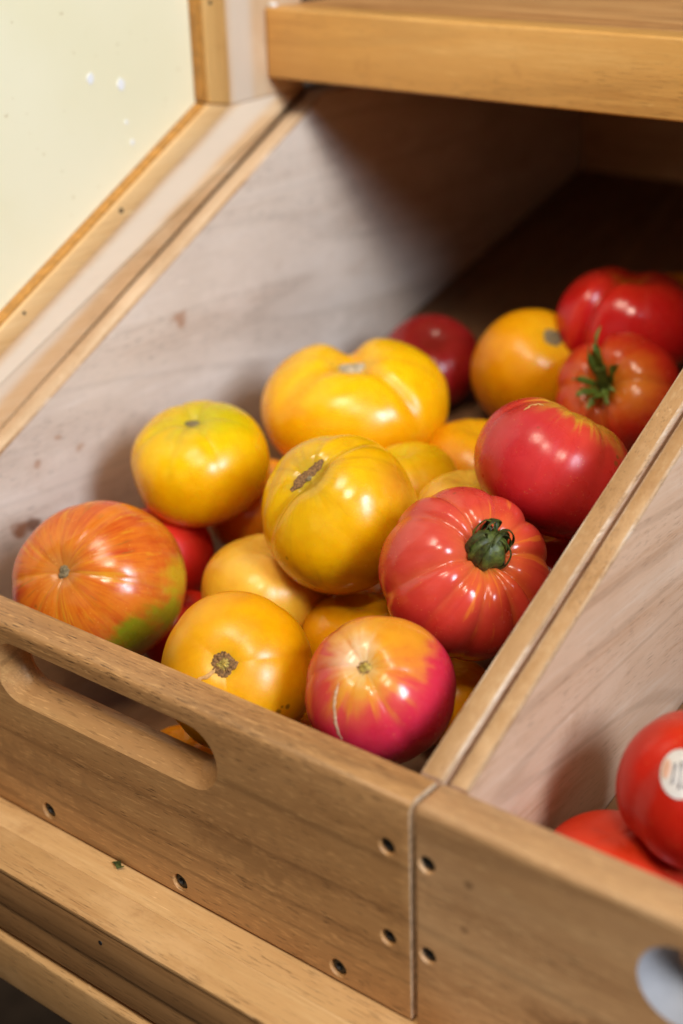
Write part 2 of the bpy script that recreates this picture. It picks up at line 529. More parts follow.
panel = part('cream_panel', slab_mesh([(-0.06, RS * -0.06 + 0.0385), (0.3240, RS * 0.3240 + 0.0385), (0.3240, 0.62), (-0.06, 0.62)], 0, XB + 0.0015, XB + 0.0105, 0), CREAM, ST)


def on_plane_x(u, v, x):
    d = pixel_ray(u, v)
    return CAM + d * ((x - CAM.x) / d.x)


rng = random.Random(5)
for (u, v, r) in ((90, 79, 0.0026), (120.5, 84, 0.0029), (126, 122, 0.0012), (132, 142, 0.0015)):
    c = on_plane_x(u, v, XB + 0.0105)
    pts = [(c.y + r * (0.8 + 0.4 * rng.random()) * math.cos(a), c.z + 1.3 * r * (0.8 + 0.4 * rng.random()) * math.sin(a)) for a in [i * math.pi / 5 for i in range(10)]]
    part('white_fleck', slab_mesh(pts, 0, XB + 0.0104, XB + 0.0110, 0), FLECK, panel)  # small irregular white flecks on the panel face
for (u, v, r) in ((121, 210.5, 0.0017), (24, 313, 0.0011), (210, 2.5, 0.0014)):
    c = on_plane_x(u, v, XF + 0.0012)
    pts = [(c.y + r * math.cos(a), c.z + r * math.sin(a)) for a in [i * math.pi / 6 for i in range(12)]]
    part('nail_head', slab_mesh(pts, 0, XF, XF + 0.0016, 0), STEEL, ST)


# ------------------------------------------------------------------ crates
def cone_cut(x, z, r, y0, y1, flare=0.0008):
    def ring(rr):
        return [(x + rr * math.cos(2 * math.pi * i / 20), z + rr * math.sin(2 * math.pi * i / 20)) for i in range(20)]
    return loft_y([(y0 - 0.002, ring(r + flare + 0.001)), (y0, ring(r + flare)), (y0 + 0.0012, ring(r)), (y1, ring(r))])


def make_crate(x0, x1, t_left, t_right, name, label, oak, maple_l, maple_r, slot, holes, slot_mat=None):
    root = empty(name, ((x0 + x1) / 2, 0.0, -0.1245))
    tag(root, label, 'crate', 'crates on the stand')
    T = 0.0212
    zb = -0.1242
    me = box_mesh((x0, 0.0, zb), (x1, T, 0.0), 0.0040, 4, lambda c: c.z > -0.001 and c.y < 0.001)
    # the other edges only get a thin break
    bm = bmesh.new()
    bm.from_mesh(me)
    es = [e for e in bm.edges if e.is_manifold and e.calc_face_angle(0) > 1.2]
    bmesh.ops.bevel(bm, geom=es, offset=0.0011, segments=2, profile=0.5, affect='EDGES')
    bm.to_mesh(me)
    bm.free()
    cx, cz, hw, hh = slot
    RF, RB = 0.0090, 0.0040        # eased edge, widest on the lower lip

    def ring(o):
        return stadium(cx, cz - o * 0.42, hw + o * 0.5, hh, o * 0.58)
    rings = [(-0.003, ring(RF * 1.35)), (0.0, ring(RF))]
    for i in range(1, 9):
        rings.append((0.0125 * i / 8, ring(RF * (1 - i / 8) ** 1.45)))
    for i in range(7):
        a = math.pi / 2 * i / 6
        rings.append((T - RB * math.cos(a), ring(RB * (1 - math.cos(a)))))
    rings.append((T + 0.003, ring(RB + 0.0010)))
    cutters = [loft_y(rings)] + [cone_cut(x, z, r, 0.0, 0.0105) for (x, z, r) in holes]
    me = cut(me, cutters)
    me.materials.clear()
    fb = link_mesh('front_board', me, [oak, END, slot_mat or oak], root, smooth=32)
    mid = fb.location + root.location
    for p in me.polygons:
        if abs(p.normal.x) > 0.6 and p.area > 1e-5:
            e_ = me.vertices[p.vertices[0]].co.x
            if abs(abs(e_) - (x1 - x0) / 2) < 0.003:
                p.material_index = 1
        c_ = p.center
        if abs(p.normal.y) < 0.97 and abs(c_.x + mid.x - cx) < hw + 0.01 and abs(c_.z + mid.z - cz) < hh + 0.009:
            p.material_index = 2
    # screws sunk in their holes
    for (x, z, r) in holes:
        bm = bmesh.new()
        n = 16
        rr = r * 0.93
        prof = [(0.0102, rr), (0.0020, rr), (0.0016, rr * 0.86), (0.0014, rr * 0.5), (0.0042, rr * 0.28)]
        rows = [[bm.verts.new((x + q * math.cos(2 * math.pi * i / n), y, z + q * math.sin(2 * math.pi * i / n))) for i in range(n)] for y, q in prof]
        for a, b in zip(rows, rows[1:]):
            for i in range(n):
                bm.faces.new((a[i], a[(i + 1) % n], b[(i + 1) % n], b[i]))
        bm.faces.new(rows[-1])
        bm.faces.new(rows[0][::-1])
        bmesh.ops.recalc_face_normals(bm, faces=bm.faces[:])
        ms = bpy.data.meshes.new('screw')
        bm.to_mesh(ms)
        bm.free()
        link_mesh('screw', ms, STEEL, fb, smooth=30)

    def side(a, b, mat):
        y0 = T + 0.0002
        top = lambda y: SLOPE * (y - 0.0185)
        yt = 0.0185 + 0.205 / SLOPE
        poly = [(y0, zb + 0.0006), (0.80, fz(0.80, zb + 0.0006)), (0.80, 0.205), (yt, 0.205), (y0, top(y0))]
        me = slab_mesh(poly, 0, a, b, 0.0015, 2, worn_index=True, keep=lambda p, q: abs(p.y - q.y) > 0.1)
        ob = link_mesh('side_board', me, [mat, WORN, EDGE if a > -0.3 else EDGE_PALE], root, smooth=35)
        for p in me.polygons:
            if p.material_index == 0 and p.normal.z > 0.5:
                p.material_index = 2
        return ob
    side(*t_left, maple_l)
    side(*t_right, maple_r)
    xa, xb = t_left[1] + 0.0003, t_right[0] - 0.0003
    part('bottom_board', slab_mesh([(T + 0.0004, fz(T, -0.1238)), (0.785, fz(0.785, -0.1238)), (0.785, fz(0.785, -0.1165)), (T + 0.0004, fz(T, -0.1165))], 0, xa, xb, 0.0004), BROWN, root)
    part('back_board', box_mesh((xa, 0.7855, fz(0.785, -0.118)), (xb, 0.7995, 0.195), 0.001), DECK, root)
    return root


HB = 0.0046
make_crate(-0.3929, 0.0014, (-0.3929, -0.3770), (-0.0078, 0.0048), 'produce_crate',
           'oak fronted crate heaped with yellow and red heirloom tomatoes', OAK, MAPLE, MAPLE_R, (-0.1975, -0.0262, 0.0735, 0.0135),
           [(-0.2506, -0.1151, HB), (-0.1484, -0.1158, HB), (-0.0425, -0.1160, HB), (-0.0112, -0.0288, HB * 0.86), (-0.0114, -0.0808, HB * 0.86),
            (-0.379, -0.0288, HB * 0.86), (-0.379, -0.0808, HB * 0.86)])
make_crate(0.0044, 0.3980, (0.0078, 0.0180), (0.3860, 0.3972), 'produce_crate',
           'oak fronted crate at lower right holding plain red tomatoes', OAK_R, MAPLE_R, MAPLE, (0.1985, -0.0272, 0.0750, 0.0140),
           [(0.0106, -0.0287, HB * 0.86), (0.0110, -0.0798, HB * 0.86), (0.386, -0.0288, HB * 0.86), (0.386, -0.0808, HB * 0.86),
            (0.05, -0.1158, HB), (0.15, -0.1158, HB), (0.25, -0.1158, HB)], SLOT_SHEEN)


# ------------------------------------------------------------------ tomatoes
def tomato_mat(name, ramp, wob=0.10, streaks=(), valley=None, patches=(), rough=0.20, sss=0.42, speck=0.25, speck_col=None, q=None):
    """skin: colour runs from stem (0) to blossom end (1) with streaks along the meridians"""
    g = G(name)
    tc = g.n('ShaderNodeTexCoord').outputs['Object']
    pol = g.attr('polar')
    st = g.attr('streak', 'Vector')
    n1 = g.noise(tc, 38.0, 3.0, 0.55)
    n2 = g.noise(st, 1.0, 3.0, 0.55)
    f = g.math('ADD', pol, g.math('MULTIPLY', g.math('SUBTRACT', g.math('ADD', n1, n2), 1.0), wob * 2))
    col = g.ramp(f, ramp)
    for (c, thr, soft, amt, sc, so, band) in streaks:
        ns = g.noise(g.vadd(g.vmul(st, (sc, sc, sc * 0.8)), (so, so * 0.7, so * 1.3)), 1.0, 4.0, 0.62)
        m = g.math('MULTIPLY', g.step(ns, thr, thr + soft), amt)
        if band:
            m = g.math('MULTIPLY', m, g.math('MULTIPLY', g.step(pol, band[0] - 0.08, band[0] + 0.08), g.step(pol, band[1] - 0.1, band[1] + 0.1, 1.0, 0.0)))
        col = g.mix(m, col, c)
    if valley:
        col = g.mix(g.math('MULTIPLY', g.step(g.attr('valley'), 0.15, 0.85), valley[1]), col, valley[0])
    if patches:
        nv = g.n('ShaderNodeVectorMath', operation='NORMALIZE')
        g.l(tc, nv.inputs[0])
        for (d, deg, soft, c, amt, wb) in patches:
            dl = q.inverted() @ cam_dir(*d)
            dt = g.n('ShaderNodeVectorMath', operation='DISTANCE')
            g.l(nv.outputs[0], dt.inputs[0])
            dt.inputs[1].default_value = dl
            e = g.math('ADD', dt.outputs['Value'], g.math('MULTIPLY', g.math('SUBTRACT', g.math('ADD', g.noise(tc, 60.0, 3.0, 0.6), n2), 1.0), wb))
            r = 2 * math.sin(math.radians(deg) / 2)
            col = g.mix(g.math('MULTIPLY', g.step(e, r * (1 + soft), r * (1 - soft)), amt), col, c)
    sp = g.n('ShaderNodeTexVoronoi')
    sp.inputs['Scale'].default_value = 420.0
    g.l(tc, sp.inputs['Vector'])
    spm = g.math('MULTIPLY', g.step(sp.outputs['Distance'], 0.20, 0.10), g.step(g.noise(tc, 90.0), 0.45, 0.65))
    col = g.mix(g.math('MULTIPLY', spm, speck), col, speck_col or L(250, 205, 110))
    mott = g.noise(tc, 120.0, 4.0, 0.6)
    col = g.mix(g.step(mott, 0.25, 0.75, 0.0, 0.16), col, (0.55, 0.16, 0.01, 1), 'MULTIPLY')
    big = g.noise(g.vadd(tc, (0.7, 0.2, 0.5)), 30.0, 5.0, 0.62, 0.5)
    col = g.mix(g.step(big, 0.45, 0.75, 0.0, 0.30), col, (0.80, 0.52, 0.12, 1), 'MULTIPLY')
    # tiny brown skin nicks
    vk = g.n('ShaderNodeTexVoronoi')
    vk.inputs['Scale'].default_value = 62.0
    g.l(g.vadd(tc, (0.31, 0.17, 0.23)), vk.inputs['Vector'])
    nick = g.math('MULTIPLY', g.step(vk.outputs['Distance'], 0.10, 0.05), g.step(g.noise(tc, 34.0), 0.56, 0.62))
    col = g.mix(g.math('MULTIPLY', nick, 0.55), col, L(120, 66, 22))
    g.l(col, g.p.inputs['Base Color'])
    dust = g.step(g.noise(tc, 26.0, 5.0, 0.65), 0.48, 0.72)
    fine_ = g.noise(tc, 260.0, 3.0, 0.6)
    g.l(g.math('ADD', g.step(g.noise(tc, 70.0, 3.0, 0.6), 0.3, 0.7, max(0.14, rough - 0.03), rough + 0.06), g.math('MULTIPLY', dust, g.math('MULTIPLY', fine_, 0.26))), g.p.inputs['Roughness'])
    g.p.inputs['Specular IOR Level'].default_value = 0.44
    g.p.inputs['Subsurface Weight'].default_value = sss
    g.p.inputs['Subsurface Scale'].default_value = 0.011
    g.p.inputs['Subsurface Radius'].default_value = (1.0, 0.35, 0.12)
    h = g.math('ADD', g.math('ADD', g.math('MULTIPLY', g.noise(tc, 55.0, 3.0, 0.5), 1.0), g.math('MULTIPLY', mott, 0.15)), g.math('MULTIPLY', fine_, 0.07))
    g.l(g.bump(h, 0.22, 0.0016), g.p.inputs['Normal'])
    return g.m


def tomato_mesh(R, k, ribs=8, amp=0.06, wb=0.25, dip=0.16, dipw=0.30, pw=3.0, ex=1.0, ey=1.0, creases=(), seed=1, nu=144, nv=84, lump=0.032, full=0.88, base=0.04, zfull=0.92):
    rs = np.random.RandomState(seed)
    th = np.linspace(0.0, math.pi, nv)
    th = th ** 1.12 * math.pi ** (1 - 1.12)
    ph = np.arange(nu) * 2 * math.pi / nu
    TH, PH = np.meshgrid(th, ph, indexing='ij')
    # irregular ribs
    e = (np.arange(ribs) + (rs.rand(ribs) - 0.5) * 0.55) * 2 * math.pi / ribs
    dep = 0.45 + 0.55 * rs.rand(ribs)
    ee = np.concatenate([[e[-1] - 2 * math.pi], e, [e[0] + 2 * math.pi]])
    dd = np.concatenate([[dep[-1]], dep, [dep[0]]])
    twist = 0.12 * (rs.rand() - 0.5)
    PHt = (PH + twist * TH - e[0]) % (2 * math.pi) + e[0]
    i = np.clip(np.searchsorted(ee, PHt.ravel(), side='right') - 1, 0, ribs).reshape(PH.shape)
    u = (PHt - ee[i]) / (ee[i + 1] - ee[i])
    d = np.where(u < 0.5, dd[i], dd[np.minimum(i + 1, ribs + 1)])
    val = d * np.abs(2 * u - 1) ** pw
    s, c = np.sin(TH), np.cos(TH)
    rho = np.maximum(s, 0) ** full
    z = k * np.sign(c) * np.abs(c) ** zfull
    w = (1 - wb) / (1 + np.exp((TH - 1.15) / 0.24)) + wb * s ** 2
    w = w * np.clip(rho / 0.22, 0, 1)
    sc = 1 - amp * val * w
    cv = np.zeros_like(sc)
    for (deg, width, depth, reach) in creases:
        dp = (PH - math.radians(deg) + math.pi) % (2 * math.pi) - math.pi
        m = np.exp(-(dp * np.maximum(rho, 0.15) / width) ** 2) / (1 + np.exp((TH - reach) / 0.18)) * np.clip(rho / 0.2, 0, 1)
        sc = sc - depth * m
        cv = np.maximum(cv, m)
    lum = np.zeros_like(sc)
    for _ in range(7):
        kv = rs.randn(3) * 1.7
        lum += np.sin(kv[0] * s * np.cos(PH) + kv[1] * s * np.sin(PH) + kv[2] * c + rs.rand() * 6.28) / 7
    sc = sc * (1 + lump * 2.0 * lum)
    z = z - dip * np.exp(-(rho / dipw) ** 2) * (c > 0) + base * np.exp(-(rho / 0.35) ** 2) * (c < 0)
    X = R * sc * rho * np.cos(PH) * ex
    Y = R * sc * rho * np.sin(PH) * ey
    Z = R * sc * z
    co = np.stack([X, Y, Z], -1)
    top = co[0].mean(0)
    bot = co[-1].mean(0)
    verts = np.concatenate([[top], co[1:-1].reshape(-1, 3), [bot]])
    fc = []
    for a in range(nv - 3):
        o = 1 + a * nu
        for b in range(nu):
            b2 = (b + 1) % nu
            fc.append((o + b, o + nu + b, o + nu + b2, o + b2))
    last = len(verts) - 1
    o = 1 + (nv - 3) * nu
    for b in range(nu):
        b2 = (b + 1) % nu
        fc.append((0, 1 + b, 1 + b2))
        fc.append((last, o + b2, o + b))
    me = bpy.data.meshes.new('tomato')
    me.from_pydata([tuple(v) for v in verts], [], fc)

    def flat(a):
        return np.concatenate([[a[0].mean()], a[1:-1].ravel(), [a[-1].mean()]])
    at = me.attributes.new('polar', 'FLOAT', 'POINT')
    at.data.foreach_set('value', flat(TH / math.pi).astype(np.float32))
    at = me.attributes.new('valley', 'FLOAT', 'POINT')
    at.data.foreach_set('value', flat(np.clip(np.maximum(val * np.clip(w * 1.2, 0, 1), cv), 0, 1)).astype(np.float32))
    so = rs.rand(3) * 20
    sv = np.stack([flat(np.cos(PH) * 4.2) + so[0], flat(np.sin(PH) * 4.2) + so[1], flat(TH * 0.75) + so[2]], -1)
    at = me.attributes.new('streak', 'FLOAT_VECTOR', 'POINT')
    at.data.foreach_set('vector', sv.astype(np.float32).ravel())
    me.polygons.foreach_set('use_smooth', [True] * len(me.polygons))
    me.update()
    return me


class Tomato:
    pass


TOM = {}
LEFT_GROUP = 'tomatoes heaped in the left crate'
RIGHT_GROUP = 'tomatoes in the right crate'


def tomato(key, label, u, v, t, rpx, k, axis, mat, group=LEFT_GROUP, grow=1.0, spin=0.0, **kw):
    T = Tomato()
    c = CAM + pixel_ray(u, v) * t
    R = rpx * t / FPX * grow
    z = cam_dir(*axis)
    x = RIGHT - z * RIGHT.dot(z)
    x.normalize()
    y = z.cross(x)
    q = Matrix((x, y, z)).transposed().to_quaternion()
    q = q @ Quaternion((0, 0, 1), math.radians(spin))
    me = tomato_mesh(R, k, **kw)
    T.q, T.c, T.R, T.k = q, c, R, k
    m = mat(q) if callable(mat) else mat
    me.materials.append(m)
    o = bpy.data.objects.new('tomato', me)
    COL.objects.link(o)
    o.rotation_mode = 'QUATERNION'
    o.rotation_quaternion = q
    o.location = c
    tag(o, label, 'tomato', group)
    T.o, T.me = o, me
    T.top = me.vertices[0].co.copy()
    T.bvh = None
    TOM[key] = T
    return T


def hit(T, u, v):
    """where the sight line through a picture point meets the skin, in the tomato's own space"""
    if T.bvh is None:
        T.bvh = BVHTree.FromPolygons([v_.co.copy() for v_ in T.me.vertices], [tuple(p.vertices) for p in T.me.polygons])
    qi = T.q.inverted()
    o = qi @ (CAM - T.c)
    d = (qi @ pixel_ray(u, v)).normalized()
    p, n, i, dist = T.bvh.ray_cast(o, d)
    if p is None:
        p, n, i, dist = T.bvh.find_nearest(o + d * (-o).dot(d))
    return p, n


def child(T, name, me, mat, label=None, parent=None, smooth=60):
    me.materials.clear()
    me.materials.append(mat)
    me.polygons.foreach_set('use_smooth', [True] * len(me.polygons))
    me.set_sharp_from_angle(angle=math.radians(smooth))
    o = bpy.data.objects.new(name, me)
    COL.objects.link(o)
    o.parent = parent or T.o
    if label:
        o['label'] = label
    return o


def skin_line(T, name, pix, w, mat, lift=0.0002, flat=0.45, knots=0, label=None, seed=0):
    """a scar that follows the skin, through picture points"""
    r = random.Random(seed)
    P = [Vector((a, b)) for a, b in pix]
    fine = []
    for a, b in zip(P, P[1:]):
        n = max(3, int((b - a).length / 2.5))
        fine += [a + (b - a) * i / n for i in range(n)]
    fine.append(P[-1])
    pts, nor, rad = [], [], []
    for i, f in enumerate(fine):
        p, n = hit(T, f.x + r.uniform(-0.4, 0.4), f.y + r.uniform(-0.4, 0.4))
        pts.append(p + n * lift)
        nor.append(n)
        e = min(1.0, 0.35 + 4.0 * min(i, len(fine) - 1 - i) / len(fine))
        rad.append(w * e * ((0.75 + 0.5 * (i % 2) * r.random()) if knots else r.uniform(0.7, 1.25)))
    return child(T, name, tube_mesh(pts, rad, 8, flat, nor), mat, label)


def stem_scar(T, r, mat, h=0.10, sx=1.0, sy=1.0, lift=0.02, rough=0.35, seed=0, name='stem_scar', ring=0.0, label=None):
    """corky plug in the hollow where the stem broke off"""
    rs = np.random.RandomState(seed)
    bm = bmesh.new()
    nr, na = 7, 44
    an_ = np.arange(na) * 2 * math.pi / na
    edge = 1 + sum(rough * 0.16 * (rs.rand() + 0.4) / (0.6 + 0.25 * k_) * np.sin(k_ * an_ + rs.rand() * 6.3) for k_ in (2, 3, 4, 5, 7, 9, 13)) + 0.08 * rough * (rs.rand(na) - 0.5)
    rows = []
    for i in range(1, nr + 1):
        f = i / nr
        row = []
        for a in range(na):
            an = 2 * math.pi * a / na
            rr = r * T.R * f * (1 + (edge[a] - 1) * f)
            zz = T.R * (h * r * ((1 - f ** 3) + ring * math.exp(-((f - 0.75) / 0.18) ** 2)) + lift - 0.09 * f ** 4) + T.R * r * 0.20 * (rs.rand() - 0.5) * (1 if i < nr else 0)
            row.append(bm.verts.new((T.top.x + rr * sx * math.cos(an), T.top.y + rr * sy * math.sin(an), T.top.z + zz)))
        rows.append(row)
    cv = bm.verts.new((T.top.x, T.top.y, T.top.z + T.R * (h * r + lift)))
    for a in range(na):
        bm.faces.new((cv, rows[0][a], rows[0][(a + 1) % na]))
    for p, q in zip(rows, rows[1:]):
        for a in range(na):
            bm.faces.new((p[a], q[a], q[(a + 1) % na], p[(a + 1) % na]))
    bmesh.ops.recalc_face_normals(bm, faces=bm.faces[:])
    me = bpy.data.meshes.new(name)
    bm.to_mesh(me)
    bm.free()
    return child(T, name, me, mat, label, smooth=80)


CORK = plain('stem_scar_cork', L(128, 90, 48), 0.8, 0.55, 900.0, bump=0.6, bdist=0.0008)
CORK_GREY = plain('stem_scar_grey', L(124, 106, 74), 0.8, 0.5, 900.0, bump=0.6, bdist=0.0008)
CORK_PALE = plain('stem_scar_pale', L(206, 168, 134), 0.75, 0.25, 500.0, bump=0.5, bdist=0.0006)
CORK_GREEN = plain('stem_scar_yellow_green', L(172, 144, 62), 0.7, 0.55, 600.0, bump=0.5, bdist=0.0006)
SCAR_TAN = plain('healed_scar_tan', L(196, 146, 84), 0.7, 0.2, 600.0)
SCAR_GREY = plain('whitish_grey_scar', L(176, 158, 130), 0.8, 0.4, 500.0, bump=0.6, bdist=0.0008)
SCAR_BROWN = plain('healed_scar_brown', L(140, 96, 52), 0.75, 0.3, 600.0)
STEM_G = plain('green_stem', L(74, 82, 28), 0.5, 0.45, 350.0, bump=0.5, bdist=0.0008)
LEAF_G = plain('green_calyx', L(92, 112, 40), 0.55, 0.4, 300.0, bump=0.5, bdist=0.0006)
SEPAL_G = plain('dark_sepal', L(54, 62, 20), 0.55, 0.6, 300.0, bump=0.5, bdist=0.0006)

GOLD = [(0.0, L(228, 190, 30)), (0.25, L(240, 188, 8)), (0.6, L(240, 172, 2)), (1.0, L(228, 142, 6))]
GOLD_DEEP = [(0.0, L(232, 172, 20)), (0.3, L(232, 156, 2)), (0.65, L(226, 138, 2)), (1.0, L(216, 118, 6))]
ORANGE = [(0.0, L(226, 150, 30)), (0.4, L(226, 132, 20)), (1.0, L(214, 108, 18))]
PALEG = [(0.0, L(230, 186, 70)), (0.4, L(238, 186, 56)), (1.0, L(234, 168, 40))]
RED = [(0.0, L(196, 44, 24)), (0.4, L(190, 30, 22)), (1.0, L(176, 22, 22))]


def gold(name, ramp=GOLD, **kw):
    return lambda q: tomato_mat(name, ramp, q=q, **kw)


# --- back of the crate
tomato('back_orange', 'orange tomato barely showing behind the topmost red tomato', 678, 312, 1.098, 48, .8, (0, .9, .4),
       gold('skin_back_orange', ORANGE), seed=31, nu=96, nv=56)
tomato('crimson', 'dark crimson tomato in the shade behind the big double-lobed yellow one', 430, 361, 1.100, 50, .76, (0, .6, .8),
       lambda q: tomato_mat('skin_crimson', [(0, L(120, 30, 24)), (0.4, L(150, 28, 30)), (1, L(126, 16, 24))], q=q), ribs=7, amp=0.02, seed=32, nu=96, nv=56)
tomato('gold_back', 'golden tomato with square grey stem scar beside topmost red tomato', 531, 370, 1.054, 58, .98, (.28, .50, .82),
       gold('skin_gold_back', GOLD_DEEP, rough=0.3), ribs=7, amp=0.012, dip=0.06, seed=33, nu=112, nv=64)
stem_scar(TOM['gold_back'], 0.22, CORK_GREY, lift=0.03, seed=3)
tomato('red_top', 'topmost glossy red tomato with a deep crease on its left side', 627, 322, 1.030, 69, .78, (0.05, .90, .42),
       lambda q: tomato_mat('skin_red_top', [(0, L(196, 110, 30)), (0.10, L(196, 44, 26)), (0.4, L(198, 26, 28)), (1, L(172, 14, 22))], q=q, rough=0.20,
                            streaks=[(L(214, 90, 40), 0.60, 0.2, 0.35, 1.0, 3.0, None)]),
       ribs=5, amp=0.03, wb=0.5, dip=0.22, dipw=0.35, creases=[(217, 0.12, 0.18, 2.4), (75, 0.2, 0.10, 1.2)], seed=34)
tomato('ribbed_back', 'small ribbed red tomato with green spiky calyx against the divider', 617, 396, 0.978, 63, .78, (-.50, .22, .83),
       lambda q: tomato_mat('skin_ribbed_back', [(0, L(214, 140, 44)), (0.12, L(206, 84, 36)), (0.35, L(196, 44, 30)), (1, L(172, 24, 24))], q=q,
                            valley=(L(206, 110, 44), 0.4), streaks=[(L(222, 140, 50), 0.55, 0.2, 0.5, 1.0, 6.0, (0.0, 0.5))],
                            patches=[((.12, .1, .95), 24, 0.9, L(222, 150, 44), 0.55, 0.3)]),
       ribs=6, amp=0.12, wb=0.45, dip=0.26, dipw=0.34, creases=[(100, 0.13, 0.20, 1.6), (262, 0.13, 0.18, 1.7)], seed=35, spin=0)
tomato('deep_red', 'dark red tomato deep between the ribbed red tomato and the divider', 540, 570, 0.890, 58, .8, (0, .9, .43),
       lambda q: tomato_mat('skin_deep_red', RED, q=q), seed=36, nu=96, nv=56)
tomato('orange_gap', 'orange tomato down in the gap right of the green-shouldered yellow tomato', 262, 508, 0.985, 55, .85, (0, .9, .43),
       gold('skin_orange_gap', ORANGE), amp=0.02, seed=37, nu=96, nv=56)
tomato('big_lobed', 'largest golden yellow tomato with two swelling lobes and whitish stem scar', 355, 406, 0.998, 95, .63, (-.07, .80, .60),
       gold('skin_big_lobed', [(0, L(238, 190, 60)), (0.14, L(244, 194, 12)), (0.45, L(244, 178, 4)), (0.75, L(230, 132, 6)), (1, L(220, 114, 8))],
            valley=(L(226, 134, 30), 0.3), rough=0.24),
       ribs=5, amp=0.025, wb=0.35, dip=0.17, dipw=0.24, ex=1.0, ey=0.88, creases=[(94, 0.20, 0.26, 1.6), (312, 0.09, 0.10, 1.25), (215, 0.12, 0.05, 1.1)], seed=38)
stem_scar(TOM['big_lobed'], 0.17, SCAR_GREY, sx=1.25, sy=0.6, lift=0.03, rough=1.4, seed=5)
tomato('small_mid', 'plain golden tomato showing between the largest yellow and the pinkish red one', 476, 467, 0.980, 56, .8, (0.1, .9, .43),
       gold('skin_small_mid', GOLD_DEEP, rough=0.3), amp=0.02, seed=39, nu=96, nv=56)
tomato('yellow_mid', 'small yellow tomato wedged behind the creased greenish gold one', 408, 487, 0.934, 53, .8, (-.2, .9, .4),
       gold('skin_yellow_mid', GOLD, rough=0.28), ribs=6, amp=0.04, wb=0.5, seed=40, nu=96, nv=56)
tomato('small_mid2', 'pale golden tomato showing just above the ribbed red tomato', 468, 514, 0.876, 52, .8, (0, .9, .43),
       gold('skin_small_mid2', PALEG, streaks=[(L(226, 120, 40), 0.58, 0.2, 0.5, 1.0, 2.0, None)]), amp=0.03, seed=41, nu=96, nv=56)
tomato('filler', 'orange tomato glimpsed between the creased gold and the ribbed red tomato', 405, 612, 0.905, 46, .85, (0, .9, .43),
       gold('skin_filler', ORANGE), amp=0.02, seed=61, nu=96, nv=56)

# --- left and middle
tomato('yellow_small', 'yellow tomato with green shoulders resting close to the left wall', 201, 463, 0.940, 68.5, .80, (-.13, .80, .58),
       gold('skin_yellow_small', [(0, L(206, 180, 40)), (0.2, L(236, 194, 6)), (0.5, L(242, 180, 2)), (0.8, L(232, 140, 4)), (1, L(222, 122, 18))],
            patches=[((.38, .78, .5), 24, 0.8, L(176, 184, 20), 0.5, 0.25), ((-.6, .55, .55), 12, 0.9, L(190, 180, 20), 0.35, 0.25)],
            valley=(L(206, 176, 20), 0.25), rough=0.24),
       ribs=7, amp=0.04, wb=0.22, dip=0.14, dipw=0.20, seed=42, full=0.78, zfull=0.84)
stem_scar(TOM['yellow_small'], 0.11, CORK_GREY, sx=1.3, sy=0.7, lift=0.05, rough=0.9, seed=6)
tomato('red_hidden', 'smooth red tomato half hidden behind the striped tomato', 163, 556, 0.955, 51, .95, (0, .9, .43),
       lambda q: tomato_mat('skin_red_hidden', [(0, L(214, 52, 28)), (0.4, L(206, 38, 26)), (1, L(190, 26, 22))], q=q, rough=0.34), ribs=5, amp=0.015, seed=43, nu=96, nv=56)
tomato('red_low', 'red tomato glimpsed low between the striped and the front golden tomato', 185, 632, 0.912, 45, .9, (0, .9, .43),
       lambda q: tomato_mat('skin_red_low', RED, q=q, rough=0.3), ribs=5, amp=0.02, seed=44, nu=96, nv=56)
tomato('pale', 'pale yellow tomato lying beneath the creased greenish gold one', 267, 592, 0.890, 67, .82, (0.1, .9, .4),
       gold('skin_pale', [(0, L(230, 184, 70)), (0.4, L(236, 180, 46)), (1, L(230, 158, 34))], patches=[((.1, .7, .7), 28, 0.9, L(242, 200, 104), 0.35, 0.2)], rough=0.28), ribs=5, amp=0.04, wb=0.7, seed=45)
tomato('orange_under', 'plain orange tomato peeking out above the pink and yellow tomato', 357, 638, 0.866, 54, .8, (0, .9, .43),
       gold('skin_orange_under', GOLD_DEEP), amp=0.02, seed=46, nu=96, nv=56)
tomato('orange_right', 'orange tomato low between pink and yellow tomato and the divider', 448, 700, 0.828, 46, .95, (0, .9, .43),
       gold('skin_orange_right', GOLD_DEEP), amp=0.02, seed=47, nu=96, nv=56)
tomato('yellow_front_low', 'yellow tomato low at the front board left of the pink and yellow one', 305, 738, 0.824, 46, .9, (0, .9, .43),
       gold('skin_yellow_front_low', GOLD), amp=0.02, seed=48, nu=96, nv=56)
tomato('hole', 'orange tomato seen through the handle slot of the left crate', 186, 766, 0.832, 48, .8, (0, .9, .43),
       gold('skin_hole', ORANGE, rough=0.32), amp=0.02, seed=49, nu=96, nv=56)

